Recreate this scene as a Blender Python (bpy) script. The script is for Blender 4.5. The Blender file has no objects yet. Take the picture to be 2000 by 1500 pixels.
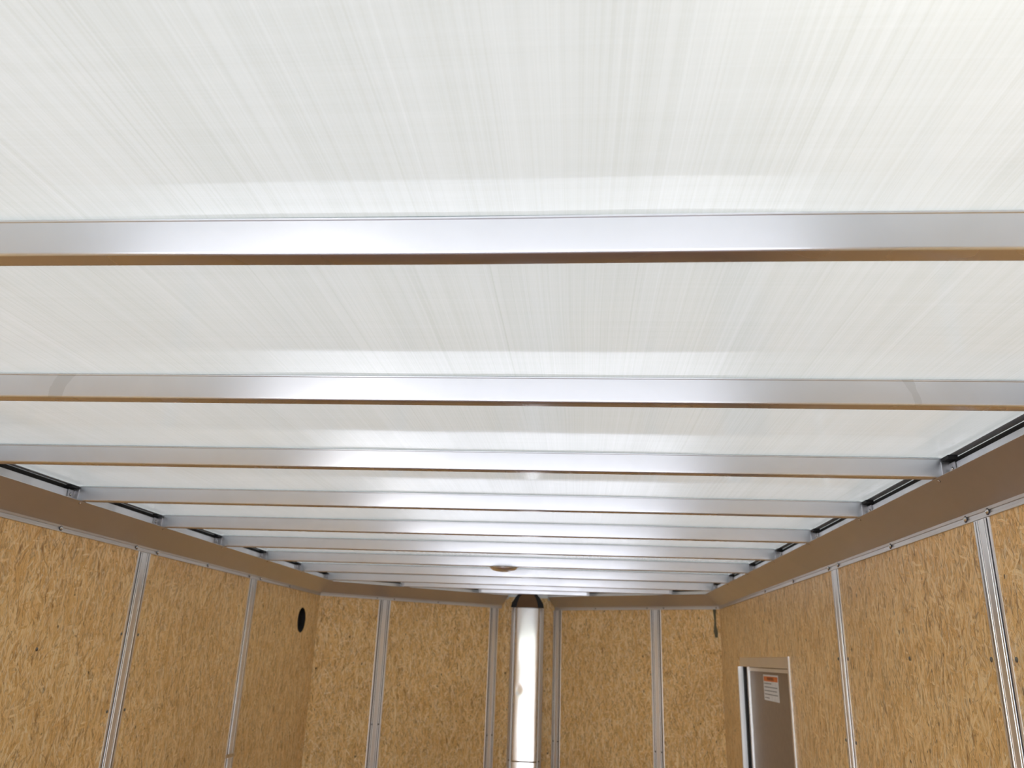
import bpy, bmesh, math, random
from mathutils import Vector, Matrix, noise

sc = bpy.context.scene
COL = sc.collection

# ------------------------------------------------------------------ camera
cam_d = bpy.data.cameras.new('camera')
cam = bpy.data.objects.new('camera', cam_d)
COL.objects.link(cam)
CR = Vector((0.99643103, 0.07695498, 0.0346862))
CU = Vector((-0.00775314, -0.32574565, 0.94542565))
CF = Vector((-0.08405409, 0.94232038, 0.32398643))
m = Matrix.Identity(4)
for i in range(3):
    m[i][0] = CR[i]; m[i][1] = CU[i]; m[i][2] = -CF[i]
cam.matrix_world = m
cam_d.sensor_width = 36.0
cam_d.sensor_fit = 'HORIZONTAL'
cam_d.lens = 1550.6 / 2000 * 36
cam_d.clip_start = 0.01
cam_d.dof.use_dof = True
cam_d.dof.focus_distance = 1.25
cam_d.dof.aperture_fstop = 9.0
sc.camera = cam

# ------------------------------------------------------------------ light
world = bpy.data.worlds.new('world')
sc.world = world
world.use_nodes = True
nt = world.node_tree
bg = nt.nodes['Background']
sky = nt.nodes.new('ShaderNodeTexSky')
sky.sky_type = 'NISHITA'
sky.sun_disc = False
sky.sun_elevation = math.radians(48)
sky.sun_rotation = math.radians(37)
sky.air_density = 1.0
sky.dust_density = 3.0
sky.ozone_density = 1.0
nt.links.new(sky.outputs[0], bg.inputs[0])
bg.inputs[1].default_value = 1.15

sun_d = bpy.data.lights.new('sun', 'SUN')
sun_d.energy = 18.0
sun_d.angle = math.radians(3)
sun_d.color = (1.0, 0.965, 0.92)
sun = bpy.data.objects.new('sun', sun_d)
COL.objects.link(sun)
# sun stands high, ahead and to the right of the trailer
sd = Vector((0.45, 0.60, 1.05)).normalized()
sun.rotation_euler = sd.to_track_quat('Z', 'Y').to_euler()

sc.view_settings.view_transform = 'Standard'
sc.view_settings.look = 'None'
sc.view_settings.exposure = 0.13
sc.view_settings.gamma = 1.0
sc.view_settings.use_curve_mapping = False

# ------------------------------------------------------------------ dimensions (camera at the origin, metres)
HB = 0.403          # underside of the roof bows
HR = 0.4468         # top of the roof bows
ROOF = 0.4482
FLOOR = -1.72
XL, XR = -1.600, 0.873       # wall faces
YR = -0.64                    # rear opening
ZC = 0.336                    # foot of the cove
ZT = 0.316                    # foot of the cove's riveted flange
PL = (XL, 5.01); PA = (-0.515, 5.80); PB = (-0.175, 5.85); PC = (XR, 5.16)
INS = 0.0885                  # cove depth
BOW_Y = [0.7443 + 0.5185 * k for k in range(9)] + [5.245, 5.585]

# ------------------------------------------------------------------ node helpers
class NT:
    def __init__(s, name):
        s.m = bpy.data.materials.new(name); s.m.use_nodes = True
        s.t = s.m.node_tree; s.t.nodes.clear()
        s.out = s.n('ShaderNodeOutputMaterial')
    def n(s, k, **kw):
        x = s.t.nodes.new(k)
        for a, b in kw.items(): setattr(x, a, b)
        return x
    def l(s, a, b): s.t.links.new(a, b)
    def put(s, sock, v):
        if isinstance(v, bpy.types.NodeSocket): s.l(v, sock)
        else: sock.default_value = v
    def math(s, op, a, b=0.0, c=0.0, clamp=False):
        x = s.n('ShaderNodeMath', operation=op, use_clamp=clamp)
        s.put(x.inputs[0], a); s.put(x.inputs[1], b); s.put(x.inputs[2], c)
        return x.outputs[0]
    def vmul(s, v, k):
        x = s.n('ShaderNodeVectorMath', operation='MULTIPLY'); s.put(x.inputs[0], v); s.put(x.inputs[1], k); return x.outputs[0]
    def vadd(s, v, k):
        x = s.n('ShaderNodeVectorMath', operation='ADD'); s.put(x.inputs[0], v); s.put(x.inputs[1], k); return x.outputs[0]
    def rot(s, v, a):
        x = s.n('ShaderNodeVectorRotate', rotation_type='Z_AXIS'); s.put(x.inputs['Vector'], v); s.put(x.inputs['Angle'], a); return x.outputs[0]
    def noise(s, v, scale=1.0, detail=2.0, rough=0.5, dist=0.0):
        x = s.n('ShaderNodeTexNoise'); s.put(x.inputs['Vector'], v)
        x.inputs['Scale'].default_value = scale; x.inputs['Detail'].default_value = detail
        x.inputs['Roughness'].default_value = rough; x.inputs['Distortion'].default_value = dist
        return x
    def ramp(s, f, stops, interp='LINEAR'):
        x = s.n('ShaderNodeValToRGB'); s.put(x.inputs[0], f); cr = x.color_ramp; cr.interpolation = interp
        while len(cr.elements) < len(stops): cr.elements.new(0.5)
        for e, (p, c) in zip(cr.elements, stops):
            e.position = p; e.color = (c, c, c, 1) if isinstance(c, (int, float)) else (*c, 1)
        return x.outputs[0]
    def maprange(s, f, a, b, c, d):
        x = s.n('ShaderNodeMapRange'); s.put(x.inputs[0], f)
        for i, v in enumerate((a, b, c, d)): x.inputs[i + 1].default_value = v
        return x.outputs[0]
    def mix(s, f, a, b, mode='MIX'):
        x = s.n('ShaderNodeMix', data_type='RGBA', blend_type=mode)
        s.put(x.inputs[0], f); s.put(x.inputs[6], a if not isinstance(a, tuple) else (*a, 1)); s.put(x.inputs[7], b if not isinstance(b, tuple) else (*b, 1))
        return x.outputs[2]
    def bump(s, h, strength, dist, normal=None):
        x = s.n('ShaderNodeBump'); s.put(x.inputs['Height'], h)
        x.inputs['Strength'].default_value = strength; x.inputs['Distance'].default_value = dist
        if normal is not None: s.l(normal, x.inputs['Normal'])
        return x.outputs[0]
    def pos(s): return s.n('ShaderNodeNewGeometry').outputs['Position']
    def uv(s): return s.n('ShaderNodeUVMap').outputs[0]
    def sep(s, v):
        x = s.n('ShaderNodeSeparateXYZ'); s.put(x.inputs[0], v); return x.outputs
    def principled(s, **kw):
        p = s.n('ShaderNodeBsdfPrincipled')
        for k, v in kw.items():
            k = k.replace('_', ' ')
            if isinstance(v, tuple) and len(v) == 3: v = (*v, 1)
            s.put(p.inputs[k], v)
        return p

def plain(name, col, rough=0.6, metal=0.0, spec=0.5):
    N = NT(name)
    ns = N.noise(N.pos(), 35.0, 3.0)
    c = N.mix(N.maprange(ns.outputs[0], 0.3, 0.7, 0.0, 1.0), tuple(x * 0.92 for x in col), tuple(min(1, x * 1.06) for x in col))
    p = N.principled(Base_Color=c, Roughness=rough, Metallic=metal)
    N.l(p.outputs[0], N.out.inputs[0])
    return N.m

def aluminium(name, direction, rough=0.24, aniso=0.75, base=(0.89, 0.895, 0.91), rib=0.0, stains=(), smear=0.35, mark=True, mark_bump=False):
    """brushed extruded aluminium, its draw lines running along `direction`"""
    N = NT(name)
    d = Vector(direction).normalized()
    P = N.pos()
    dot = N.n('ShaderNodeVectorMath', operation='DOT_PRODUCT'); N.l(P, dot.inputs[0]); dot.inputs[1].default_value = d
    along = dot.outputs['Value']
    # squeeze the pattern along the draw direction
    sc_ = N.n('ShaderNodeVectorMath', operation='SCALE'); sc_.inputs[0].default_value = d; N.l(N.math('MULTIPLY', along, -0.985), sc_.inputs[3])
    sq = N.vadd(P, sc_.outputs[0])
    lines = N.noise(sq, 900.0, 2.0, 0.6)
    broad = N.noise(sq, 160.0, 2.0, 0.5)
    cloud = N.noise(P, 5.0, 3.0, 0.6, 0.8)
    cl = N.maprange(cloud.outputs[0], 0.42, 0.62, 0.0, 1.0)
    r = N.math('ADD', rough, N.math('MULTIPLY', cl, 0.10 * smear))
    col = N.mix(N.math('MULTIPLY', cl, 0.28 * smear), base, tuple(x * 0.62 for x in base))
    if mark:
        mk = N.noise(N.vmul(P, (300.0, 20.0, 90.0)), 1.0, 3.0, 0.65)
        gate = N.noise(P, 2.3, 0.0)
        mm = N.math('MULTIPLY', N.maprange(mk.outputs[0], 0.71, 0.74, 0.0, 1.0), N.maprange(gate.outputs[0], 0.50, 0.60, 0.0, 1.0))
        col = N.mix(N.math('MULTIPLY', mm, 0.45), col, (0.25, 0.24, 0.25))
    for (xa, ra, xb, rb, side, amt) in stains:   # dried-water crescents: inside circle a, outside circle b
        S = N.sep(P)
        wob = N.math('MULTIPLY', N.math('SUBTRACT', N.noise(P, 70.0, 2.0).outputs[0], 0.5), 0.007)
        dz = N.math('SUBTRACT', S[2], 0.403); dz2 = N.math('MULTIPLY', dz, dz)
        def dist(xc):
            dx = N.math('SUBTRACT', S[0], xc)
            return N.math('ADD', N.math('SQRT', N.math('ADD', N.math('MULTIPLY', dx, dx), dz2)), wob)
        ring = N.math('MULTIPLY', N.maprange(dist(xa), ra - 0.001, ra, 1.0, 0.0), N.maprange(dist(xb), rb - 0.001, rb, 0.0, 1.0))
        ring = N.math('MULTIPLY', ring, N.math('GREATER_THAN', N.math('MULTIPLY', N.math('SUBTRACT', S[0], xb), side), 0.0))
        col = N.mix(N.math('MULTIPLY', ring, amt), col, (0.55, 0.56, 0.57))
    h = lines.outputs[0]
    if rib:
        h = N.math('ADD', N.math('MULTIPLY', broad.outputs[0], rib), lines.outputs[0])
    nb = N.bump(h, 0.03 if not mark_bump else 0.10, 0.0003)
    p = N.principled(Base_Color=col, Metallic=1.0, Roughness=r, Anisotropic=aniso)
    N.l(nb, p.inputs['Normal'])
    tan = N.n('ShaderNodeCombineXYZ')
    for i in range(3): tan.inputs[i].default_value = d[i]
    N.l(tan.outputs[0], p.inputs['Tangent'])
    p.inputs['Anisotropic Rotation'].default_value = 0.25   # the gloss spreads across the draw lines
    N.l(p.outputs[0], N.out.inputs[0])
    return N.m

def osb(name, seed=0.0):
    N = NT(name)
    U = N.vadd(N.uv(), (seed * 3.17, seed * 1.71, 0.0))
    warp = N.noise(U, 9.0, 2.0)
    wv = N.n('ShaderNodeVectorMath', operation='SUBTRACT'); N.l(warp.outputs['Color'], wv.inputs[0]); wv.inputs[1].default_value = (0.5, 0.5, 0.5)
    W = N.vadd(U, N.vmul(wv.outputs[0], (0.03, 0.03, 0.0)))
    fine = N.noise(U, 70.0, 2.0)
    fv = N.n('ShaderNodeVectorMath', operation='SUBTRACT'); N.l(fine.outputs['Color'], fv.inputs[0]); fv.inputs[1].default_value = (0.5, 0.5, 0.5)
    W = N.vadd(W, N.vmul(fv.outputs[0], (0.0022, 0.0030, 0.0)))
    best = None; tone = None; fib = None
    layers = [(-50, 120, 20), (-25, 150, 15), (-10, 190, 13), (5, 130, 11), (15, 170, 14), (34, 130, 18), (76, 150, 24), (-3, 90, 10)]
    for i, (ang, sx, sy) in enumerate(layers):
        q = N.rot(W, math.radians(ang))
        q = N.vadd(N.vmul(q, (sx, sy, 1.0)), (i * 7.31, i * 3.77, 0.0))
        v = N.n('ShaderNodeTexVoronoi', voronoi_dimensions='2D', feature='F1')
        N.l(q, v.inputs['Vector']); v.inputs['Scale'].default_value = 1.0
        ss = N.n('ShaderNodeSeparateColor'); N.l(v.outputs['Color'], ss.inputs[0])
        dome = N.math('MULTIPLY', v.outputs['Distance'], -0.22)
        h = N.math('ADD', ss.outputs[0], dome)
        f = N.noise(N.vmul(q, (5.0, 0.35, 1.0)), 1.0, 2.0).outputs[0]
        if best is None: best, tone, fib = h, ss.outputs[1], f
        else:
            g = N.math('GREATER_THAN', h, best)
            def sel(a, b):
                x = N.n('ShaderNodeMix', data_type='FLOAT'); N.l(g, x.inputs[0]); N.l(a, x.inputs[2]); N.l(b, x.inputs[3]); return x.outputs[0]
            tone = sel(tone, ss.outputs[1]); fib = sel(fib, f)
            best = N.math('MAXIMUM', best, h)
    grain = N.noise(N.vmul(W, (420.0, 26.0, 1.0)), 1.0, 3.0, 0.65)
    t = N.math('ADD', N.math('MULTIPLY', tone, 0.20), N.math('MULTIPLY', fib, 0.50))
    t = N.math('ADD', t, N.math('MULTIPLY', grain.outputs[0], 0.42))
    col = N.ramp(t, [(0.34, (0.45, 0.225, 0.062)), (0.47, (0.75, 0.44, 0.150)), (0.59, (0.89, 0.60, 0.26)), (0.74, (0.98, 0.81, 0.51))])
    # dark gaps between strands where the top flake lies low
    gap = N.maprange(best, 0.60, 0.78, 1.0, 0.0)
    col = N.mix(N.math('MULTIPLY', gap, 0.35), col, (0.24, 0.11, 0.03))
    # long thin dark slivers
    sl = N.noise(N.vmul(N.rot(W, 0.15), (55.0, 9.0, 1.0)), 1.0, 3.0, 0.6)
    col = N.mix(N.maprange(sl.outputs[0], 0.635, 0.69, 0.0, 0.7), col, (0.26, 0.13, 0.04))
    sl2 = N.noise(N.vadd(N.vmul(N.rot(W, -0.5), (70.0, 12.0, 1.0)), (9.0, 4.0, 2.0)), 1.0, 3.0, 0.6)
    col = N.mix(N.maprange(sl2.outputs[0], 0.645, 0.71, 0.0, 0.75), col, (0.20, 0.10, 0.035))
    pit = N.noise(N.vmul(W, (55.0, 32.0, 1.0)), 1.0, 1.0)
    col = N.mix(N.maprange(pit.outputs[0], 0.735, 0.765, 0.0, 0.9), col, (0.035, 0.018, 0.008))
    # thin curling strand edges, dark and pale
    relief = None
    for i, (ang, kx, ky, wd, c_, am) in enumerate(((-12, 80, 9, 0.026, (0.30, 0.145, 0.04), 0.85), (20, 100, 11, 0.025, (0.32, 0.155, 0.045), 0.8), (-40, 75, 12, 0.022, (0.30, 0.15, 0.045), 0.75),
                                                   (38, 70, 11, 0.022, (0.30, 0.15, 0.045), 0.7), (4, 85, 16, 0.032, (0.97, 0.82, 0.55), 0.6), (-25, 90, 18, 0.030, (0.97, 0.82, 0.55), 0.55))):
        q = N.vadd(N.vmul(N.rot(W, math.radians(ang)), (kx, ky, 1.0)), (i * 5.3, i * 2.9, i * 1.7))
        ln = N.math('ABSOLUTE', N.math('SUBTRACT', N.noise(q, 1.0, 1.0, 0.5).outputs[0], 0.5))
        gate = N.maprange(N.noise(N.vmul(q, (0.6, 0.8, 1.0)), 1.0, 1.0).outputs[0], 0.51, 0.58, 0.0, 1.0)
        on = N.math('MULTIPLY', N.maprange(ln, 0.0, wd, 1.0, 0.0), gate)
        col = N.mix(N.math('MULTIPLY', on, am), col, c_)
        sgn = N.math('MULTIPLY', on, -1.0 if i < 4 else 1.0)
        relief = sgn if relief is None else N.math('ADD', relief, sgn)
    big = N.noise(U, 1.7, 2.0)
    col = N.mix(N.maprange(big.outputs[0], 0.35, 0.65, 0.0, 0.16), col, (0.42, 0.26, 0.11))
    h = N.math('ADD', N.math('ADD', best, N.math('MULTIPLY', fib, 0.3)), N.math('MULTIPLY', relief, 0.35))
    h = N.math('SUBTRACT', h, N.maprange(pit.outputs[0], 0.735, 0.765, 0.0, 1.0))
    nb = N.bump(h, 0.6, 0.0024)
    p = N.principled(Base_Color=col, Roughness=0.42)
    p.inputs['Specular IOR Level'].default_value = 0.35
    N.l(nb, p.inputs['Normal'])
    N.l(p.outputs[0], N.out.inputs[0])
    return N.m

def roof_material():
    """translucent fibreglass sheet: strands run lengthwise, a fainter weave crosswise"""
    N = NT('fibreglass_roof')
    P = N.pos()
    wv = N.noise(P, 1.6, 2.0)
    wob = N.n('ShaderNodeVectorMath', operation='SUBTRACT'); N.l(wv.outputs['Color'], wob.inputs[0]); wob.inputs[1].default_value = (0.5, 0.5, 0.5)
    Q = N.vadd(P, N.vmul(wob.outputs[0], (0.012, 0.02, 0.0)))
    fineL = N.noise(N.vmul(Q, (850.0, 1.1, 0.0)), 1.0, 2.0, 0.7)
    midL = N.noise(N.vmul(Q, (270.0, 0.7, 0.0)), 1.0, 2.0, 0.6)
    wide = N.noise(N.vmul(Q, (16.0, 0.35, 0.0)), 1.0, 3.0, 0.6)
    cross = N.noise(N.vmul(Q, (3.0, 420.0, 0.0)), 1.0, 2.0, 0.6)
    crossw = N.noise(N.vmul(Q, (1.3, 60.0, 0.0)), 1.0, 2.0, 0.6)
    cloud = N.noise(P, 2.2, 3.0, 0.55)
    # a few single dark strands
    strand = N.noise(N.vadd(N.vmul(Q, (190.0, 0.35, 0.0)), (3.0, 7.0, 0.0)), 1.0, 1.0, 0.5)
    s = N.math('MULTIPLY', N.math('SUBTRACT', fineL.outputs[0], 0.5), 0.36)
    s = N.math('ADD', s, N.math('MULTIPLY', N.math('SUBTRACT', midL.outputs[0], 0.5), 0.30))
    s = N.math('ADD', s, N.math('MULTIPLY', N.math('SUBTRACT', wide.outputs[0], 0.5), 0.20))
    s = N.math('ADD', s, N.math('MULTIPLY', N.math('SUBTRACT', cross.outputs[0], 0.5), 0.12))
    s = N.math('ADD', s, N.math('MULTIPLY', N.math('SUBTRACT', crossw.outputs[0], 0.5), 0.10))
    s = N.math('ADD', s, N.math('MULTIPLY', N.math('SUBTRACT', cloud.outputs[0], 0.5), 0.10))
    s = N.math('SUBTRACT', s, N.maprange(strand.outputs[0], 0.70, 0.78, 0.0, 0.10))
    v = N.math('ADD', N.math('MULTIPLY', s, 1.15), 0.5)
    col = N.ramp(v, [(0.25, (0.64, 0.650, 0.565)), (0.5, (0.785, 0.795, 0.725)), (0.75, (0.90, 0.905, 0.85))])
    tr = N.n('ShaderNodeBsdfTranslucent'); N.l(N.mix(1.0, col, (0.118, 0.1215, 0.1245), 'MULTIPLY'), tr.inputs[0])
    df = N.n('ShaderNodeBsdfDiffuse'); N.l(N.mix(0.35, col, (0.6, 0.62, 0.58)), df.inputs[0])
    rf = N.n('ShaderNodeBsdfRefraction'); rf.inputs['Roughness'].default_value = 0.9; rf.inputs['IOR'].default_value = 1.25
    N.l(N.mix(1.0, col, (0.14, 0.145, 0.15), 'MULTIPLY'), rf.inputs[0])
    m0 = N.n('ShaderNodeMixShader'); m0.inputs[0].default_value = 0.03
    N.l(tr.outputs[0], m0.inputs[1]); N.l(rf.outputs[0], m0.inputs[2])
    mx = N.n('ShaderNodeMixShader'); mx.inputs[0].default_value = 0.33
    N.l(m0.outputs[0], mx.inputs[1]); N.l(df.outputs[0], mx.inputs[2])
    gl = N.n('ShaderNodeBsdfGlossy'); gl.inputs['Roughness'].default_value = 0.07
    nb = N.bump(N.math('ADD', N.math('MULTIPLY', fineL.outputs[0], 0.5), midL.outputs[0]), 0.10, 0.0006)
    N.l(nb, gl.inputs['Normal'])
    fr = N.n('ShaderNodeFresnel'); fr.inputs[0].default_value = 1.6
    m2 = N.n('ShaderNodeMixShader'); N.l(fr.outputs[0], m2.inputs[0])
    N.l(mx.outputs[0], m2.inputs[1]); N.l(gl.outputs[0], m2.inputs[2])
    N.l(m2.outputs[0], N.out.inputs[0])
    return N.m

def floor_material():
    N = NT('brown_plywood_floor')
    P = N.pos()
    g = N.noise(N.vmul(P, (40.0, 3.0, 1.0)), 1.0, 4.0, 0.6)
    b = N.noise(P, 1.4, 2.0)
    v = N.math('ADD', N.math('MULTIPLY', g.outputs[0], 0.6), N.math('MULTIPLY', b.outputs[0], 0.4))
    col = N.ramp(v, [(0.35, (0.34, 0.210, 0.145)), (0.65, (0.45, 0.290, 0.210))])
    p = N.principled(Base_Color=col, Roughness=0.6)
    N.l(p.outputs[0], N.out.inputs[0])
    return N.m

M = {}
M['roof'] = roof_material()
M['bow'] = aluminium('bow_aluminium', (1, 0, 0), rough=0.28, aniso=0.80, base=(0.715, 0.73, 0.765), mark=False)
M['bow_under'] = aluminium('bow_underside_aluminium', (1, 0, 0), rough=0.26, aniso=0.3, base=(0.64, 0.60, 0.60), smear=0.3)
M['bow_stained'] = aluminium('bow_aluminium_water_marks', (1, 0, 0), rough=0.28, aniso=0.80, base=(0.715, 0.73, 0.765), mark=False,
    stains=((-0.834, 0.100, -0.850, 0.058, -1.0, 0.55), (0.450, 0.099, 0.470, 0.068, 1.0, 0.5)))
M['cove_side'] = aluminium('cove_aluminium', (0, 1, 0), rough=0.42, aniso=0.3, base=(0.69, 0.68, 0.675), rib=1.5, mark=False, smear=0.15)
dl = (Vector(PA) - Vector(PL)).normalized(); dr = (Vector(PC) - Vector(PB)).normalized()
M['cove_fl'] = aluminium('cove_aluminium_nose_left', (dl.x, dl.y, 0), rough=0.42, aniso=0.3, base=(0.69, 0.68, 0.675), mark=False, smear=0.15)
M['cove_fr'] = aluminium('cove_aluminium_nose_right', (dr.x, dr.y, 0), rough=0.42, aniso=0.3, base=(0.69, 0.68, 0.675), mark=False, smear=0.15)
M['strip'] = aluminium('strip_aluminium', (0, 0, 1), rough=0.32, aniso=0.85, mark=False, smear=0.2)
M['column'] = aluminium('polished_cover_aluminium', (0, 0, 1), rough=0.17, aniso=0.2, base=(0.90, 0.90, 0.90), mark=False, smear=0.1)
M['rivet'] = aluminium('rivet_metal', (0, 0, 1), rough=0.22, aniso=0.0, base=(0.72, 0.72, 0.72), mark=False, smear=0.0)
M['clip'] = aluminium('clip_metal', (0, 0, 1), rough=0.35, aniso=0.0, base=(0.50, 0.50, 0.52), mark=False, smear=0.3)
M['edge'] = plain('grey_edge_strip', (0.30, 0.31, 0.33), 0.5)
M['screw'] = plain('dark_zinc_screw', (0.18, 0.17, 0.15), 0.4, 0.8)
M['dark_inlay'] = plain('dark_grey_inlay', (0.035, 0.035, 0.045), 0.6)
M['bow_top_shade'] = plain('grey_green_bow_shade', (0.10, 0.15, 0.16), 0.5)
M['black'] = plain('matte_black', (0.008, 0.008, 0.009), 0.8)
M['osb_l'] = osb('oriented_strand_board_left', 0.0)
M['osb_r'] = osb('oriented_strand_board_right', 2.0)
M['osb_fl'] = osb('oriented_strand_board_nose_left', 4.0)
M['osb_fr'] = osb('oriented_strand_board_nose_right', 6.0)
M['floor'] = floor_material()
M['skin'] = plain('white_outer_skin', (0.7, 0.7, 0.7), 0.4)
M['ground'] = plain('pale_concrete', (0.31, 0.305, 0.295), 0.8)
M['door'] = plain('taupe_door_reflection', (0.27, 0.195, 0.135), 0.45)  # taupe stands in for brown reflections on the shaded metal panel
M['paper'] = plain('white_sticker', (0.80, 0.80, 0.80), 0.45)
M['orange'] = plain('orange_ink', (0.78, 0.17, 0.008), 0.45)
M['ink'] = plain('grey_ink', (0.22, 0.22, 0.22), 0.5)
M['darkink'] = plain('dark_ink', (0.12, 0.025, 0.01), 0.5)
M['dome'] = aluminium('spun_aluminium_dome', (0, 0, 1), rough=0.25, aniso=0.0, mark=False, smear=0.0)

# ------------------------------------------------------------------ object helpers
def obj(name, bm, mat, parent=None, smooth=False, loc=None):
    me = bpy.data.meshes.new(name)
    bmesh.ops.recalc_face_normals(bm, faces=bm.faces)
    bm.to_mesh(me); bm.free()
    if mat is not None: me.materials.append(mat)
    if smooth:
        for p in me.polygons: p.use_smooth = True
    o = bpy.data.objects.new(name, me)
    COL.objects.link(o)
    if loc is not None: o.location = loc
    if parent is not None: o.parent = parent
    return o

def thing(name, label, cat, loc=(0, 0, 0), group=None):
    o = bpy.data.objects.new(name, None); COL.objects.link(o)
    o.location = loc; o['label'] = label; o['category'] = cat
    if group: o['group'] = group
    o.empty_display_size = 0.05
    return o

def struct(o, label=None, cat=None):
    o['kind'] = 'structure'
    if label: o['label'] = label
    if cat: o['category'] = cat
    return o

def box(bm, a, b):
    vs = [bm.verts.new((x, y, z)) for x in (a[0], b[0]) for y in (a[1], b[1]) for z in (a[2], b[2])]
    for f in ((0, 1, 3, 2), (4, 6, 7, 5), (0, 4, 5, 1), (2, 3, 7, 6), (0, 2, 6, 4), (1, 5, 7, 3)):
        bm.faces.new([vs[i] for i in f])
    return vs

def sweep(bm, rings, closed=True, cap=True):
    """rings: list of equal-length point lists"""
    R = [[bm.verts.new(p) for p in r] for r in rings]
    n = len(R[0])
    for a, b in zip(R[:-1], R[1:]):
        for i in range(n if closed else n - 1):
            j = (i + 1) % n
            bm.faces.new((a[i], a[j], b[j], b[i]))
    if cap and closed:
        bm.faces.new(R[0]); bm.faces.new(list(reversed(R[-1])))
    return R

def frame_on(p, normal, up=(0, 0, 1)):
    n = Vector(normal).normalized(); u = Vector(up); t = u.cross(n)
    if t.length < 1e-4: t = Vector((1, 0, 0))
    t.normalize(); u = n.cross(t)
    mt = Matrix.Identity(4)
    for i in range(3):
        mt[i][0] = t[i]; mt[i][1] = u[i]; mt[i][2] = n[i]; mt[i][3] = p[i]
    return mt

def head_bm(r, h, collar=True):
    """a domed rivet or screw head rising along +Z, with a washer collar"""
    bm = bmesh.new(); N = 20
    prof = [(r, -h * 0.3), (r, h * 0.22), (r * 0.90, h * 0.30), (r * 0.72, h * 0.30), (r * 0.66, h * 0.62), (r * 0.45, h * 0.88), (r * 0.2, h)]
    rings = [[(a * math.cos(t), a * math.sin(t), z) for t in [2 * math.pi * k / N for k in range(N)]] for a, z in prof]
    R = sweep(bm, rings, cap=False)
    bm.faces.new(R[-1]); bm.faces.new(list(reversed(R[0])))
    return bm

def make_mesh(name, bm, mat, smooth=True):
    bmesh.ops.recalc_face_normals(bm, faces=bm.faces)
    me = bpy.data.meshes.new(name); bm.to_mesh(me); bm.free(); me.materials.append(mat)
    if smooth:
        for p in me.polygons: p.use_smooth = True
    return me
RIVET = make_mesh('rivet', head_bm(0.0076, 0.0040), M['rivet'])
def dark_collar(me, r):
    me.materials.append(M['dark_inlay'])
    for f in me.polygons:
        if math.hypot(f.center.x, f.center.y) > 0.74 * r: f.material_index = 1
RIVET_S = make_mesh('rivet', head_bm(0.0050, 0.0032), M['rivet'])
dark_collar(RIVET, 0.0076); dark_collar(RIVET_S, 0.0050)
SCREW = make_mesh('screw', head_bm(0.0055, 0.0022), M['screw'])
SCREW_S = make_mesh('screw', head_bm(0.0050, 0.0030), M['screw'])

def stud(name, mesh, p, normal, parent, label=None):
    o = bpy.data.objects.new(name, mesh); COL.objects.link(o)
    mt = frame_on(p, normal)
    if parent is not None:
        o.parent = parent
        mt = Matrix.Translation(parent.location).inverted() @ mt
    o.matrix_local = mt
    if label: o['label'] = label
    return o

# ------------------------------------------------------------------ the shell
# floor
bm = bmesh.new()
poly = [(XL - 0.05, YR), (XR + 0.05, YR), (XR + 0.05, PC[1]), (PB[0], PB[1] + 0.06), (PA[0], PA[1] + 0.06), (XL - 0.05, PL[1])]
top = [bm.verts.new((x, y, FLOOR)) for x, y in poly]; bot = [bm.verts.new((x, y, FLOOR - 0.04)) for x, y in poly]
bm.faces.new(top); bm.faces.new(bot[::-1])
for i in range(6):
    j = (i + 1) % 6; bm.faces.new((top[i], bot[i], bot[j], top[j]))
struct(obj('floor', bm, M['floor']))

# ceiling: one translucent sheet, very slightly uneven
bm = bmesh.new()
x0, x1, y0, y1 = XL - 0.045, XR + 0.045, YR, 6.02
NX, NY = 110, 240
def nose_limit(x):
    if x < PA[0]: t = (x - PL[0]) / (PA[0] - PL[0]); y = PL[1] + t * (PA[1] - PL[1])
    elif x > PB[0]: t = (x - PB[0]) / (PC[0] - PB[0]); y = PB[1] + t * (PC[1] - PB[1])
    else: t = (x - PA[0]) / (PB[0] - PA[0]); y = PA[1] + t * (PB[1] - PA[1])
    return y + 0.05
grid = []
for j in range(NY + 1):
    row = []
    for i in range(NX + 1):
        x = x0 + (x1 - x0) * i / NX
        yy = y0 + (nose_limit(x) - y0) * j / NY
        z = ROOF + 0.0011 + 0.0010 * noise.noise(Vector((x * 2.1, yy * 1.7, 3.0))) + 0.00060 * noise.noise(Vector((x * 5.0, yy * 4.0, 9.0)))
        row.append(bm.verts.new((x, yy, z)))
    grid.append(row)
for j in range(NY):
    for i in range(NX):
        bm.faces.new((grid[j][i], grid[j][i + 1], grid[j + 1][i + 1], grid[j + 1][i]))
ceil = struct(obj('ceiling', bm, M['roof'], smooth=True))
if ceil.data.polygons[0].normal.z > 0: ceil.data.flip_normals()   # the sheet's face looks into the room

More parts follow.
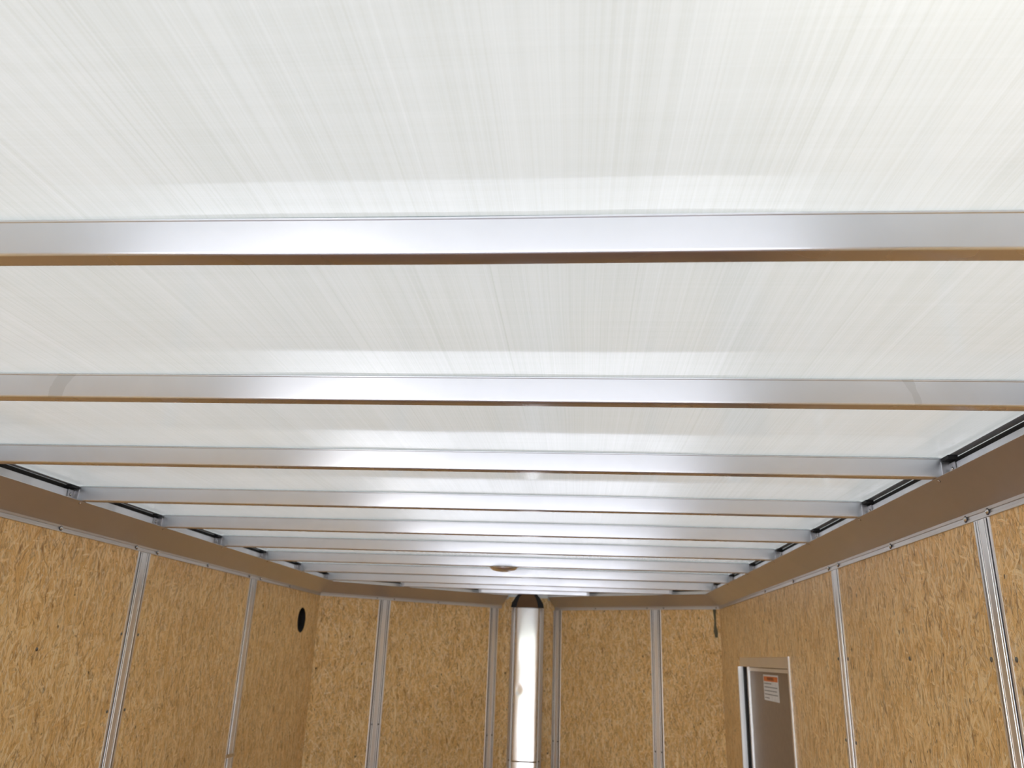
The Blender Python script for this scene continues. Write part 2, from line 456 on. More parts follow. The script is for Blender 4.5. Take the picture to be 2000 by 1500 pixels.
def wall_mesh(p0, p1, z0, z1, thick, holes=(), nseg=1):
    """a board wall from p0 to p1 facing the room (room on the right of p0->p1 when thick > 0 goes left); rectangular holes (s0,s1,z0,z1); UVs in metres"""
    bm = bmesh.new(); uvl = bm.loops.layers.uv.new('UVMap')
    a = Vector(p0); b = Vector(p1); L = (b - a).length; d = (b - a) / L; nrm = Vector((-d.y, d.x)) * thick
    ss = sorted({0.0, L, *[h[0] for h in holes], *[h[1] for h in holes]})
    zz = sorted({z0, z1, *[h[2] for h in holes], *[h[3] for h in holes]})
    def V(s, z, o):
        q = a + d * s + nrm * o
        return (q.x, q.y, z)
    def quad(c, uvs):
        f = bm.faces.new([bm.verts.new(v) for v in c])
        for lp, u in zip(f.loops, uvs): lp[uvl].uv = u
    for i in range(len(ss) - 1):
        for j in range(len(zz) - 1):
            s0, s1, q0, q1 = ss[i], ss[i + 1], zz[j], zz[j + 1]
            sm, qm = (s0 + s1) / 2, (q0 + q1) / 2
            if any(h[0] < sm < h[1] and h[2] < qm < h[3] for h in holes): continue
            for o in (0, 1):
                quad([V(s0, q0, o), V(s1, q0, o), V(s1, q1, o), V(s0, q1, o)], [(s0, q0), (s1, q0), (s1, q1), (s0, q1)])
    for h in list(holes) + [(0.0, L, z0, z1)]:
        s0, s1, q0, q1 = h
        for (A, B) in (((s0, q0), (s1, q0)), ((s1, q0), (s1, q1)), ((s1, q1), (s0, q1)), ((s0, q1), (s0, q0))):
            quad([V(*A, 0), V(*B, 0), V(*B, 1), V(*A, 1)], [A, B, (B[0] + .01, B[1]), (A[0] + .01, A[1])])
    bmesh.ops.remove_doubles(bm, verts=bm.verts, dist=1e-6)
    return bm

# left wall with a round hole near the nose
HY, HZ, HRAD = 4.713, 0.156, 0.070
bm = bmesh.new(); uvl = bm.loops.layers.uv.new('UVMap')
def lq(c):
    f = bm.faces.new([bm.verts.new((XL, y, z)) for y, z in c])
    for lp, (y, z) in zip(f.loops, c): lp[uvl].uv = (y, z)
ya, yb, za, zb = HY - 0.12, HY + 0.12, HZ - 0.12, HZ + 0.12
ZW = ZC + 0.06
for c in ([(YR, FLOOR), (ya, FLOOR), (ya, ZW), (YR, ZW)], [(yb, FLOOR), (PL[1], FLOOR), (PL[1], ZW), (yb, ZW)],
          [(ya, FLOOR), (yb, FLOOR), (yb, za), (ya, za)], [(ya, zb), (yb, zb), (yb, ZW), (ya, ZW)]): lq(c)
NH = 48
def sqp(t):
    c, s = math.cos(t), math.sin(t); k = 0.12 / max(abs(c), abs(s)); return (HY + k * c, HZ + k * s)
for k in range(NH):
    t0, t1 = 2 * math.pi * k / NH, 2 * math.pi * (k + 1) / NH
    lq([(HY + HRAD * math.cos(t0), HZ + HRAD * math.sin(t0)), sqp(t0), sqp(t1), (HY + HRAD * math.cos(t1), HZ + HRAD * math.sin(t1))])
    # the board's cut edge
    f = bm.faces.new([bm.verts.new(v) for v in ((XL, HY + HRAD * math.cos(t0), HZ + HRAD * math.sin(t0)), (XL, HY + HRAD * math.cos(t1), HZ + HRAD * math.sin(t1)),
        (XL - 0.012, HY + HRAD * math.cos(t1), HZ + HRAD * math.sin(t1)), (XL - 0.012, HY + HRAD * math.cos(t0), HZ + HRAD * math.sin(t0)))])
bmesh.ops.remove_doubles(bm, verts=bm.verts, dist=1e-6)
wl = struct(obj('wall_left', bm, M['osb_l']))
# outer skin panels of the trailer
bm = bmesh.new(); box(bm, (XL - 0.050, YR, FLOOR - 0.04), (XL - 0.042, PL[1], ROOF)); obj('outer_skin', bm, M['skin'], wl)

# right wall with the door opening
DY0, DY1, DZ = 3.545, 4.640, 0.036
wr = struct(obj('wall_right', wall_mesh((XR, YR), (XR, PC[1]), FLOOR, ZW, -0.012, holes=[(DY0 - YR, DY1 - YR, FLOOR, DZ)]), M['osb_r']))
bm = bmesh.new(); box(bm, (XR + 0.062, YR, FLOOR - 0.04), (XR + 0.070, PC[1], ROOF)); obj('outer_skin', bm, M['skin'], wr)

# nose walls
def skin_panel(p0, p1, parent, off=0.045):
    a = Vector(p0); b = Vector(p1); d = (b - a).normalized(); n = Vector((-d.y, d.x)) * off
    bm = bmesh.new(); A = a + n - d * 0.06; B = b + n + d * 0.06; n2 = n * 0.2
    pts = [A, B, B + n2, A + n2]
    sweep(bm, [[(p.x, p.y, FLOOR - 0.04) for p in pts], [(p.x, p.y, ROOF) for p in pts]])
    obj('outer_skin', bm, M['skin'], parent)
wfl = struct(obj('wall_front_left', wall_mesh(PL, PA, FLOOR, ZW, 0.012), M['osb_fl']))
skin_panel(PL, PA, wfl)
wfr = struct(obj('wall_front_right', wall_mesh(PB, PC, FLOOR, ZW, 0.012), M['osb_fr']))
skin_panel(PB, PC, wfr)
wfc = struct(obj('wall_front', wall_mesh(PA, PB, FLOOR, ZW, 0.010), M['osb_fl']))
skin_panel(PA, PB, wfc)

# rear frame around the open end
bm = bmesh.new(); box(bm, (XL - 0.05, YR - 0.05, FLOOR - 0.04), (-1.345, YR, ROOF + 0.02)); rf = struct(obj('trim_1', bm, M['skin']), 'painted rear door post at the open end, left side')
bm = bmesh.new(); box(bm, (0.620, YR - 0.05, FLOOR - 0.04), (XR + 0.07, YR, ROOF + 0.02)); struct(obj('trim_2', bm, M['skin']), 'painted rear door post at the open end, right side')
bm = bmesh.new(); box(bm, (-1.345, YR - 0.05, 0.385), (0.620, YR, ROOF + 0.02)); struct(obj('trim_3', bm, M['skin']), 'painted header above the open rear end')
# ground outside
bm = bmesh.new()
box(bm, (-40, -60, -2.35), (40, 40, -2.30))
struct(obj('ground', bm, M['ground']))

# unseen white wall added behind the trailer to put a gleam on the bows
bm = bmesh.new(); box(bm, (-3.70, -8.2, -2.30), (-2.70, -8.0, 2.2))
struct(obj('wall_gleam_helper', bm, plain('gleam_helper_white', (0.92, 0.90, 0.86), 0.8)))

# ------------------------------------------------------------------ coves along the walls
def offset_line(p0, p1, n0, n1, d):
    pass
def isect(a, da, b, db):
    # intersection of a+t*da and b+s*db
    cr = da.x * db.y - da.y * db.x
    t = ((b.x - a.x) * db.y - (b.y - a.y) * db.x) / cr
    return a + da * t
WPTS = [Vector((XL, YR)), Vector(PL), Vector(PA), Vector(PB), Vector(PC), Vector((XR, YR))]
def inset(d):
    """room-side offsets of the wall line (left, nose left, nose right, right) meeting in mitres"""
    segs = [(WPTS[0], WPTS[1]), (WPTS[1], WPTS[2]), (WPTS[3], WPTS[4]), (WPTS[4], WPTS[5])]
    L = []
    for a, b in segs:
        t = (b - a).normalized(); n = Vector((t.y, -t.x)); L.append((a + n * d, t))
    p1 = isect(*L[0], *L[1]); p3 = isect(*L[2], *L[3])
    p0 = L[0][0]; p4 = Vector((L[3][0].x - 0, YR))
    # nose ends stop either side of the column
    pa = WPTS[2] + Vector((L[1][1].y, -L[1][1].x)) * d; pb = WPTS[3] + Vector((L[2][1].y, -L[2][1].x)) * d
    return dict(l=(Vector((p0.x, YR)), p1), fl=(p1, pa), fr=(pb, p3), r=(p3, Vector((L[3][0].x, YR))))
RW = 0.032  # how far the rail behind the cove lip stands back
def cove(side, name, label, mat, ext=(0, 0)):
    prof = [  # (inset, z) going round the section
        (0.0004, ZT), (0.0040, ZT + 0.0005), (0.0040, ZT + 0.006), (0.0022, ZT + 0.007), (0.0022, ZT + 0.0125), (0.0044, ZT + 0.0135), (0.0052, ZC),
        (INS - 0.001, HB - 0.0025), (INS, HB - 0.0012), (INS - 0.0012, HB), (INS - 0.004, HB - 0.001),
        (INS - RW, HB - 0.022), (0.0004, ZC + 0.012)]
    bm = bmesh.new(); r0 = []; r1 = []
    for d, z in prof:
        a, b = inset(d)[side]
        t = (b - a).normalized()
        a = a - t * ext[0]; b = b + t * ext[1]
        r0.append((a.x, a.y, z)); r1.append((b.x, b.y, z))
    sweep(bm, [r0, r1])
    o = struct(obj(name, bm, mat), label)
    # rail web standing behind the lip, between the bows' ends
    bm = bmesh.new(); a0, b0 = inset(INS - RW)[side]; a1, b1 = inset(INS - RW - 0.003)[side]
    z0, z1 = HB - 0.024, HB + (0.0285 if side in 'lr' else 0.019)
    sweep(bm, [[(a0.x, a0.y, z0), (a1.x, a1.y, z0), (a1.x, a1.y, z1), (a0.x, a0.y, z1)], [(b0.x, b0.y, z0), (b1.x, b1.y, z0), (b1.x, b1.y, z1), (b0.x, b0.y, z1)]])
    obj('rail_web', bm, mat_web[side], o)
    # black fill standing in for the dark gap under the roof sheet
    bm = bmesh.new(); a0, b0 = inset(INS - RW - 0.012)[side]; a1, b1 = inset(-0.03)[side]
    z0, z1 = HB - 0.02, HR + 0.0006
    sweep(bm, [[(a0.x, a0.y, z0), (a1.x, a1.y, z0), (a1.x, a1.y, z1), (a0.x, a0.y, z1)], [(b0.x, b0.y, z0), (b1.x, b1.y, z0), (b1.x, b1.y, z1), (b0.x, b0.y, z1)]])
    obj('gap_fill', bm, M['black'], o)['label'] = 'black fill for the dark gap'
    if side in 'lr':    # grey strip along the sheet's edge
        bm = bmesh.new(); a0, b0 = inset(INS - RW - 0.008)[side]; a1, b1 = inset(INS - RW + 0.012)[side]
        z0, z1 = HR + 0.0001, HR + 0.0009
        sweep(bm, [[(a0.x, a0.y, z0), (a1.x, a1.y, z0), (a1.x, a1.y, z1), (a0.x, a0.y, z1)], [(b0.x, b0.y, z0), (b1.x, b1.y, z0), (b1.x, b1.y, z1), (b0.x, b0.y, z1)]])
        obj('edge_strip', bm, M['edge'], o)
    return o
mat_web = dict(l=aluminium('web_aluminium_side', (0, 1, 0), rough=0.40, aniso=0.3, base=(0.60, 0.61, 0.63), mark=False, smear=0.8), r=None, fl=M['cove_fl'], fr=M['cove_fr'])
mat_web['r'] = mat_web['l']
c_l = cove('l', 'trim_4', 'aluminium cove rail along the top of the left wall', M['cove_side'])
c_r = cove('r', 'trim_5', 'aluminium cove rail along the top of the right wall', M['cove_side'])
c_fl = cove('fl', 'trim_6', 'aluminium cove rail over the left half of the nose', M['cove_fl'], ext=(0, -0.02))
c_fr = cove('fr', 'trim_7', 'aluminium cove rail over the right half of the nose', M['cove_fr'], ext=(-0.02, 0))

zr = ZT + 0.010
for y in (1.838, 2.356, 2.806, 2.958, 3.398, 3.862, 4.008, 4.444):
    stud('rivet', RIVET, (XL + 0.0040, y, zr), (1, 0, 0), c_l)
for y in (1.759, 1.860, 2.314, 2.786, 2.893, 3.372, 3.880):
    stud('rivet', RIVET, (XR - 0.0040, y, zr), (-1, 0, 0), c_r)
nl = Vector((dl.y, -dl.x, 0)); nr = Vector((-abs(dr.y), -dr.x, 0)).normalized()
nr = Vector((dr.y, -dr.x, 0)).normalized()
def on_nose(side, s, z, out=0.0):
    if side == 'l': p = Vector(PL) + dl * s; n = nl
    else: p = Vector(PB) + dr * s; n = nr
    return Vector((p.x + n.x * out, p.y + n.y * out, z)), n
for s in (0.38, 0.50, 0.82):
    p, n = on_nose('l', s, zr, 0.004); stud('rivet', RIVET_S, p, n, c_fl)
for s in (0.36, 0.755, 0.875, 1.235):
    p, n = on_nose('r', s, zr, 0.004); stud('rivet', RIVET_S, p, n, c_fr)

# ------------------------------------------------------------------ roof bows
def bow_profile():
    w, h, r = 0.0280, HR - HB, 0.0034
    pts = []
    for k in range(6):      # rounded near bottom edge
        t = math.pi + (math.pi / 2) * k / 5
        pts.append((r + r * math.cos(t), r + r * math.sin(t)))
    for k in range(6):
        t = 1.5 * math.pi + (math.pi / 2) * k / 5
        pts.append((w - r + r * math.cos(t), r + r * math.sin(t)))
    pts += [(w, h - 0.0030), (w + 0.0012, h - 0.0024), (w + 0.0012, h), (-0.0012, h), (-0.0012, h - 0.0022), (0.0, h - 0.0030)]
    return pts
PROF = bow_profile()
def rail_x(y):
    """where the recessed rail web stands at distance y (left, right)"""
    R = inset(INS - RW)
    a, b = R['l']; xl = a.x
    a, b = R['r']; xr = b.x
    pL, pA = R['fl']; pB, pC = R['fr']
    if y > pL.y: xl = pL.x + (pA.x - pL.x) * (y - pL.y) / (pA.y - pL.y)
    if y > pC.y: xr = pC.x + (pB.x - pC.x) * (y - pC.y) / (pB.y - pC.y)
    return xl, xr
def bow_bend(k, x):
    if k == 0:   # the nearest bow dips a little left of its middle
        return -0.0011 * math.exp(-((x + 0.18) / 0.22) ** 2) + 0.0006 * math.exp(-((x - 0.25) / 0.2) ** 2)
    return 0.0005 * noise.noise(Vector((x * 1.3, k * 5.1, 0)))
BOW_LABELS = [
    'nearest aluminium roof bow, the thickest bar, crossing the whole photo above the middle',
    'second nearest roof bow with pale curved water marks near both ends, crossing the whole photo',
    'third nearest roof bow, left end outside the photo, right end riveted to the right rail',
    'nearest roof bow that shows both its riveted ends',
    'roof bow whose left end sits above the nearest seam strip on the left wall',
    'roof bow just in front of the one with the round dome light',
    'roof bow carrying the small round dome light at its middle',
    'roof bow directly behind the one with the round dome light',
    'last full-width roof bow, its ends at the two corners where the nose begins',
    'shortened roof bow inside the tapering nose, behind the last full-width one',
    'shortest and farthest roof bow, closest to the shiny column in the nose',
]
for k, y in enumerate(BOW_Y):
    xl, xr = rail_x(y); xl2, xr2 = rail_x(y + 0.0280)
    if k >= 8: xl, xr = max(xl, xl2) - 0.0, min(xr, xr2)
    xl += 0.001; xr -= 0.001
    b = thing('roof_bow', BOW_LABELS[k], 'roof bow', ((xl + xr) / 2, y, HB), group='roof bows under the translucent roof')
    bm = bmesh.new(); cx = (xl + xr) / 2; NS = 48
    rings = []
    for i in range(NS + 1):
        x = xl + (xr - xl) * i / NS
        dz = bow_bend(k, x)
        rings.append([(x - cx, py, pz + dz) for py, pz in PROF])
    sweep(bm, rings)
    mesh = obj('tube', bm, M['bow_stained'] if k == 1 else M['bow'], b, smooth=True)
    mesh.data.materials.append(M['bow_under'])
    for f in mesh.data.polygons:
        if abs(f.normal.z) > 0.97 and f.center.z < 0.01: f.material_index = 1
    md = mesh.modifiers.new('e', 'EDGE_SPLIT'); md.split_angle = math.radians(28)
    bm = bmesh.new(); box(bm, (xl - cx + 0.02, 0.0012, HR - HB - 0.0002), (xr - cx - 0.02, 0.0268, ROOF - HB - 0.0002)); obj('shade_line', bm, M['bow_top_shade'], b)['label'] = 'grey-green painted shade line atop the bow'  # thin dark strip painting the shade between bow and sheet
    for s, xe in ((-1, xl), (1, xr)):
        # end clip: a small folded tab riveted to the rail web beside the bow
        bm = bmesh.new()
        x_a = xe - cx
        tx = sorted((x_a, x_a - s * 0.0022))
        box(bm, (tx[0], -0.028, 0.0035), (tx[1], 0.0, 0.030))
        tx = sorted((x_a, x_a - s * 0.018))
        box(bm, (tx[0], -0.0022, 0.004), (tx[1], -0.0002, 0.034))
        c = obj('end_clip', bm, M['clip'], b)
        bm = bmesh.new()
        tx = sorted((x_a + s * 0.004, x_a - s * 0.016))
        box(bm, (tx[0], -0.034, 0.0350), (tx[1], 0.002, 0.0430))
        obj('end_shade', bm, M['black'], b)['label'] = 'black block painting shade over the bow end'  # black block put in for the shading at the bow's end
        stud('rivet', RIVET_S, Vector((xe - s * 0.0022, y - 0.016, HB + 0.016)) - b.location, (-s, 0, 0), None).parent = c
        # the rivet under the bow's end on the cove lip
        if k < 8:
            e = (inset(INS)['l'][0].x if s < 0 else inset(INS)['r'][0].x)
            stud('rivet', RIVET_S, (e + s * 0.006, y + 0.006, HB - 0.0055), (-s * 0.66, 0, -0.75), b)

# ------------------------------------------------------------------ seam strips
def strip_profile(w):
    h = 0.0036
    half = [(0, 0), (0, .45), (.015, .62), (.10, .62), (.115, .50), (.125, .06), (.185, .06), (.195, .9), (.21, 1.0), (.245, 1.0), (.26, .9), (.27, .55),
            (.315, .55), (.325, .9), (.34, 1.0), (.36, 1.0), (.375, .72)]
    pts = half + [(1 - a, b) for a, b in reversed(half)]
    return [(-w / 2 + a * w, b * h) for a, b in pts]
def seam_strip(p, n, w, label, group, studs=(), z1=ZT - 0.0005, z0=FLOOR + 0.002):
    n = Vector(n).normalized(); t = Vector((-n.y, n.x, 0))
    base = Vector((p[0], p[1], z0)) + n * 0.0002
    o = thing('seam_strip', label, 'metal strip', base, group)
    bm = bmesh.new(); pr = strip_profile(w)
    sweep(bm, [[tuple(t * a + n * h + Vector((0, 0, z))) for a, h in pr] for z in (0.0, z1 - z0)])
    obj('profile', bm, M['strip'], o)
    for gc, gw in ((0.155, 0.058), (0.845, 0.058), (0.292, 0.036), (0.708, 0.036)):   # dark inlays painting the shade inside the grooves
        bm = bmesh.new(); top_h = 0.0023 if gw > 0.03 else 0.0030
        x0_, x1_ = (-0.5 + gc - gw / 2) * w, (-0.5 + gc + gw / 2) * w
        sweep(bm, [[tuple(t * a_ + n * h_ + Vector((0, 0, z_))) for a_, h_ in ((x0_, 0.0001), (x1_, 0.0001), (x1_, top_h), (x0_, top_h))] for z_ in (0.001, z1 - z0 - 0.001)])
        obj('dark_inlay', bm, M['dark_inlay'], o)['label'] = 'dark inlay painting shade in the grooves'
    for (a, z, kind) in studs:
        # stud positions: offset across the strip, height; kind 's' sits in the board beside it, 'r' on the strip
        q = base + t * a + Vector((0, 0, z - z0))
        if kind == 'r': stud('screw', SCREW_S, q + n * 0.0034, n, o)
        else: stud('screw', SCREW, q + n * 0.0004, n, o)
    return o
LG = 'ribbed aluminium seam strips on the left wall'; RG = 'ribbed aluminium seam strips on the right wall'; FG = 'ribbed aluminium seam strips on the nose walls'
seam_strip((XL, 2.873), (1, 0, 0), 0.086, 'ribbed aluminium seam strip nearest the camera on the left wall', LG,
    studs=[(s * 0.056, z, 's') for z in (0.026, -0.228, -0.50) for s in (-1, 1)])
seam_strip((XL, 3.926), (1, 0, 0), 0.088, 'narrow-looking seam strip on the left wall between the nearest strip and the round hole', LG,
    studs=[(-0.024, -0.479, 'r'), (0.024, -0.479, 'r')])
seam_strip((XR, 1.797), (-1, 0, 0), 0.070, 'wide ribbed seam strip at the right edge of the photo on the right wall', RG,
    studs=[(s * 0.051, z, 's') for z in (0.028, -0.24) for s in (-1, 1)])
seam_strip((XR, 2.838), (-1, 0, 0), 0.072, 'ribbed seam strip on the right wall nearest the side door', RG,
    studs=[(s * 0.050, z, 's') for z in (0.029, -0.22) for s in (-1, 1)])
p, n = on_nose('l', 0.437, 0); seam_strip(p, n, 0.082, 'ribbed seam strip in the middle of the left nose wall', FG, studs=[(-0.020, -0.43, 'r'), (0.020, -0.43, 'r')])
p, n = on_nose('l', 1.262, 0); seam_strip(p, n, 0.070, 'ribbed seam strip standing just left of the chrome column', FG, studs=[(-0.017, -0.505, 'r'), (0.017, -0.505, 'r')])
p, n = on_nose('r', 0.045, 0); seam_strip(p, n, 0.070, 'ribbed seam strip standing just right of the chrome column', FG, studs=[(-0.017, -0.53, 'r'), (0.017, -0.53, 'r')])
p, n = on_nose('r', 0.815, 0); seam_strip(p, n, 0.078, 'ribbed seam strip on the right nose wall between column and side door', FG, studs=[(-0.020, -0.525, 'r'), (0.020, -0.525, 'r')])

clamp_strip = [o for o in bpy.data.objects if o.name.startswith('seam_strip') and abs(o.location.y - 3.926) < 0.01][0]
bm = bmesh.new(); box(bm, (0.0036, -0.052, -0.479 - FLOOR - 0.012), (0.0056, 0.052, -0.479 - FLOOR + 0.004))
obj('clamp', bm, M['rivet'], clamp_strip)['label'] = 'shiny cross clamp'

# lone screws in the boards
for (x, y, z, n, par) in ((XR - 0.0004, 2.284, 0.030, (-1, 0, 0), wr), (XR - 0.0004, 2.260, -0.235, (-1, 0, 0), wr), (XL + 0.0004, 2.372, -0.030, (1, 0, 0), wl)):
    stud('screw', SCREW, (x, y, z), n, par)
# dark strand running down the board beside the right corner
p, n = on_nose('r', 1.222, 0, 0.0006); t = Vector((dr.x, dr.y, 0))
bm = bmesh.new()
pts = [(-0.010, 0.316), (0.010, 0.316), (0.006, 0.23), (0.016, 0.18), (0.014, 0.150), (-0.004, 0.150), (-0.010, 0.19), (-0.004, 0.24)]
sweep(bm, [[tuple(Vector((p.x, p.y, z)) + t * a) for a, z in pts], [tuple(Vector((p.x, p.y, z)) + t * a - n * 0.0012) for a, z in pts]])
obj('dark_strand', bm, plain('dark_wood_strand', (0.10, 0.09, 0.05), 0.6), wfr)['label'] = 'dark grey-green wood strand'

# ------------------------------------------------------------------ rounded corner column in the nose
CX, CYY = -0.347, 5.80
ct = Vector((1.0, 0.0)); cn = Vector((0.0, -1.0))
col = thing('corner_column', 'rounded shiny aluminium column cover in the point of the nose', 'column cover', (CX, CYY, FLOOR))
def col_section(hw, dep, r=0, N=28):
    pts = []
    for k in range(N + 1):
        t = math.pi * k / N
        c, s = math.cos(t), math.sin(t)
        a = -hw * (abs(c) ** 0.8) * (1 if c > 0 else -1); d = dep * (s ** 0.22)
        pts.append((a, d))
    return pts
def col_cover(z0, z1, hw, dep, name):
    bm = bmesh.new(); rings = []; NZ = 60
    sec = col_section(hw, dep)
    for j in range(NZ + 1):
        z = z0 + (z1 - z0) * j / NZ; ring = []
        for a, d in sec:
            dent = 0.0016 * noise.noise(Vector((a * 14, z * 5, 1.0))) + 0.004 * math.exp(-((z + 0.215) / 0.03) ** 2 - ((a + 0.055) / 0.03) ** 2)
            dd = d - (dent if d > 0.012 else 0)
            ring.append((ct.x * a + cn.x * dd, ct.y * a + cn.y * dd, z - FLOOR))
        rings.append(ring)
    sweep(bm, rings)
    o = obj(name, bm, M['column'], col, smooth=True)
    md = o.modifiers.new('e', 'EDGE_SPLIT'); md.split_angle = math.radians(40)
    return o
col_cover(-0.655, 0.325, 0.081, 0.024, 'cover')
col_cover(FLOOR + 0.002, -0.664, 0.083, 0.026, 'lower_cover')
# flat flanges either side
for s in (-1, 1):
    bm = bmesh.new()
    a0, a1 = s * 0.086, s * 0.114
    pts = [(a0, 0.001), (a1, 0.001), (a1, 0.008), (s * 0.104, 0.012), (s * 0.095, 0.008), (a0, 0.006)]
    sweep(bm, [[(ct.x * a + cn.x * d, ct.y * a + cn.y * d, z) for a, d in pts] for z in (0.002, 0.325 - FLOOR)])
    obj('flange', bm, M['cove_fl'], col)
    q = Vector((CX + ct.x * s * 0.100 + cn.x * 0.012, CYY + ct.y * s * 0.100 + cn.y * 0.012, -0.655))
    stud('screw', SCREW_S, q - Vector(col.location), (cn.x, cn.y, 0), None).parent = col
# black opening above the column, and the curved cap inside it
bm = bmesh.new()
pts = [(-0.115, 0.0), (0.115, 0.0), (0.108, 0.03), (0.085, 0.068), (0.06, 0.095), (0.0, 0.104), (-0.06, 0.095), (-0.085, 0.068), (-0.108, 0.03)]
sweep(bm, [[(ct.x * a + cn.x * 0.020, ct.y * a + cn.y * 0.020, 0.325 - FLOOR + h) for a, h in pts], [(ct.x * a + cn.x * 0.060, ct.y * a + cn.y * 0.060, 0.325 - FLOOR + h) for a, h in pts]])
obj('opening', bm, M['black'], col)['label'] = 'black arched gap above the cover'
bm = bmesh.new()
pts = [(-0.076, 0.0), (0.076, 0.0), (0.070, 0.03), (0.056, 0.068), (0.038, 0.088), (0.0, 0.096), (-0.038, 0.088), (-0.056, 0.068), (-0.070, 0.03)]
sweep(bm, [[(ct.x * a + cn.x * 0.059, ct.y * a + cn.y * 0.059, 0.325 - FLOOR + h) for a, h in pts], [(ct.x * a + cn.x * 0.066, ct.y * a + cn.y * 0.066, 0.325 - FLOOR + h) for a, h in pts]])
obj('cap', bm, plain('dark_brown_cap', (0.12, 0.06, 0.02), 0.7), col)['label'] = 'dark brown arched cap'

# ------------------------------------------------------------------ black round hole liner
bm = bmesh.new(); N_ = 40
prof = [(HRAD - 0.0005, 0.0), (HRAD - 0.0005, -0.036), (0.002, -0.036)]
sweep(bm, [[(d, r * math.cos(2 * math.pi * k / N_), r * math.sin(2 * math.pi * k / N_)) for k in range(N_)] for r, d in prof], cap=False)
vh = thing('round_vent', 'black round vent hole high on the left wall near the nose', 'vent', (XL - 0.001, HY, HZ))
obj('liner', bm, M['black'], vh)

# ------------------------------------------------------------------ dome light under the seventh bow
DL = Vector((-0.353, BOW_Y[6] + 0.012, HB))
dome = thing('dome_light', 'small round dome light under a far roof bow near the nose', 'ceiling light', DL)
bm = bmesh.new(); N_ = 40
prof = [(0.064, 0.0), (0.067, -0.001), (0.067, -0.004), (0.064, -0.006)]
R = sweep(bm, [[(r * math.cos(2 * math.pi * k / N_), r * math.sin(2 * math.pi * k / N_), z) for k in range(N_)] for r, z in prof], cap=False)
bm.faces.new(R[0]); bm.faces.new(R[-1][::-1])
obj('base', bm, M['rivet'], dome)
bm = bmesh.new()
prof = [(0.063 * math.cos(t), -0.006 - 0.018 * math.sin(t)) for t in [math.pi / 2 * k / 12 for k in range(12)]]
R = sweep(bm, [[(r * math.cos(2 * math.pi * k / N_), r * math.sin(2 * math.pi * k / N_), z) for k in range(N_)] for r, z in prof], cap=False)
bm.faces.new(R[-1][::-1]); bm.faces.new(R[0])
obj('lens', bm, M['dome'], dome, smooth=True)

# ------------------------------------------------------------------ side door
door = bpy.data.objects.new('door_1', None); COL.objects.link(door)
struct(door, 'brown-grey metal side door with aluminium frame and warning sticker')
door.location = (XR, (DY0 + DY1) / 2, FLOOR)
def dpart(name, boxes, mat, parent=door, label=None):
    bm = bmesh.new()
    for a, b in boxes: box(bm, [a[i] - door.location[i] for i in range(3)], [b[i] - door.location[i] for i in range(3)])
    o = obj(name, bm, mat, parent)
    if label: o['label'] = label
    return o
fz = DZ - 0.046
dpart('frame', [((XR - 0.006, DY0 - 0.002, FLOOR), (XR + 0.060, DY0 + 0.016, DZ + 0.002)),
                ((XR - 0.006, DY1 - 0.012, FLOOR), (XR + 0.060, DY1 + 0.004, fz)),
                ((XR + 0.004, DY0 + 0.016, fz), (XR + 0.060, DY1 - 0.012, DZ + 0.002))], aluminium('frame_aluminium', (0, 0, 1), rough=0.3, aniso=0.4, mark=False))
dpart('jamb_channel', [((XR + 0.020, DY1 - 0.050, FLOOR), (XR + 0.058, DY1 - 0.012, fz))], M['black'], label='dark channel beside the jamb')
dpart('jamb_channel', [((XR + 0.030, DY1 - 0.085, FLOOR), (XR + 0.058, DY1 - 0.048, fz))], M['strip'], label='bright channel beside the jamb')
pan = dpart('panel', [((XR + 0.040, DY0 + 0.016, FLOOR), (XR + 0.056, DY1 - 0.085, fz))], M['door'])
dpart('top_rail', [((XR + 0.032, DY0 + 0.016, fz - 0.020), (XR + 0.041, DY1 - 0.085, fz - 0.004))], M['strip'])
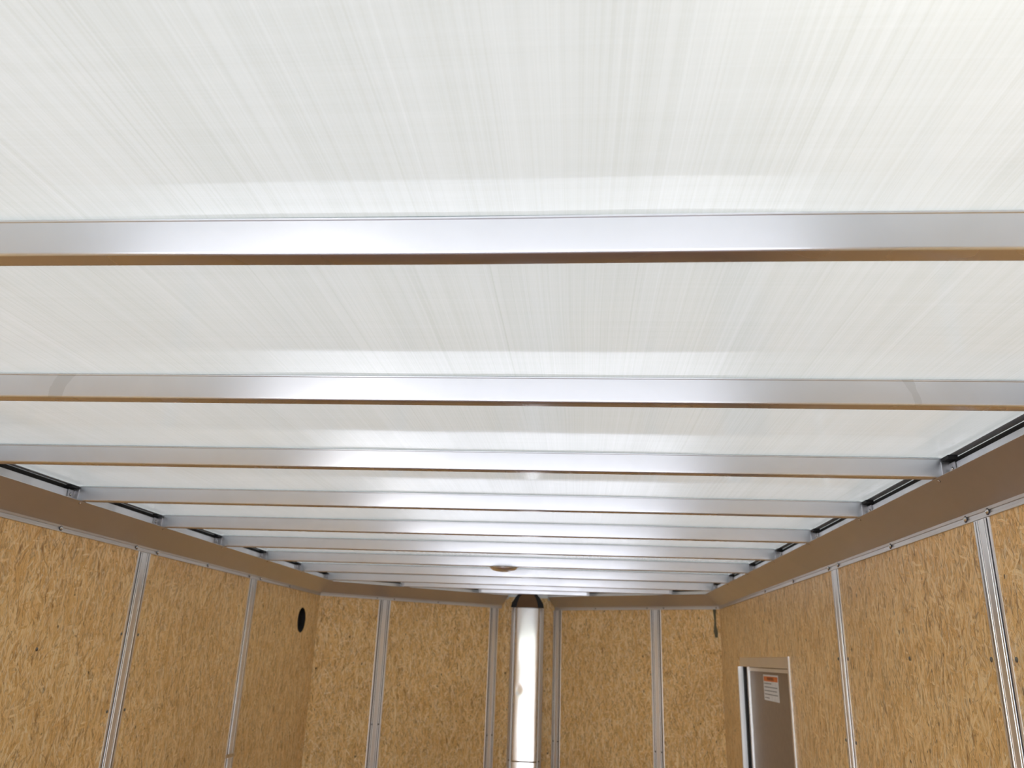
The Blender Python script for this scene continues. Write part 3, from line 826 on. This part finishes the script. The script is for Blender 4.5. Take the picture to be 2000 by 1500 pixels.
dpart('edge_trim', [((XR + 0.024, DY0 + 0.016, FLOOR), (XR + 0.041, DY0 + 0.040, fz - 0.020))], M['strip'])
# warning sticker on the door panel
SX = XR + 0.0396
sy0, sy1, sz0, sz1 = 3.93, 4.235, -0.158, -0.042
def plate(y0, y1, z0, z1, d, h=0.0006):
    return ((SX - d - h, y0, z0), (SX - d, y1, z1))
st = dpart('warning_sticker', [plate(sy0, sy1, sz0, sz1, 0.0)], M['paper'], label='white warning sticker with an orange header')
st2 = dpart('header_band', [plate(sy0 + 0.012, sy1 - 0.012, sz1 - 0.030, sz1 - 0.008, 0.0007)], M['orange'], st, 'orange header band')
lines = []
for i, (z, fr) in enumerate(((-0.082, 0.55), (-0.098, 0.97), (-0.114, 0.93), (-0.130, 0.97), (-0.146, 0.35))):
    # lines of small grey print, broken into words
    yy = sy1 - 0.018; end = sy1 - 0.018 - (sy1 - sy0 - 0.036) * fr
    random.seed(i)
    while yy > end:
        w = random.uniform(0.012, 0.040); lines.append(plate(max(end, yy - w), yy, z - 0.0022, z + 0.0022, 0.0007)); yy -= w + 0.005
dpart('small_print', lines, M['ink'], st, 'rows of small grey print')
cu = bpy.data.curves.new('lettering', 'FONT'); cu.body = 'WARNING'; cu.size = 0.021; cu.extrude = 0.0002; cu.align_x = 'CENTER'; cu.align_y = 'CENTER'
tmp = bpy.data.objects.new('lettering', cu); COL.objects.link(tmp)
bpy.context.view_layer.update()
me = bpy.data.meshes.new_from_object(tmp.evaluated_get(bpy.context.evaluated_depsgraph_get()))
bpy.data.objects.remove(tmp)
me.materials.clear(); me.materials.append(M['darkink'])
lt = bpy.data.objects.new('lettering', me); COL.objects.link(lt); lt.parent = st; lt['label'] = 'dark WARNING lettering'
# text reads left to right seen from inside (towards -Y), so its x axis points to -Y
lm = Matrix(((0, 0, -1, SX - 0.0016 - door.location.x), (-1.35, 0, 0, (sy0 + sy1) / 2 - door.location.y), (0, 1, 0, sz1 - 0.019 - door.location.z), (0, 0, 0, 1)))
lt.matrix_local = lm
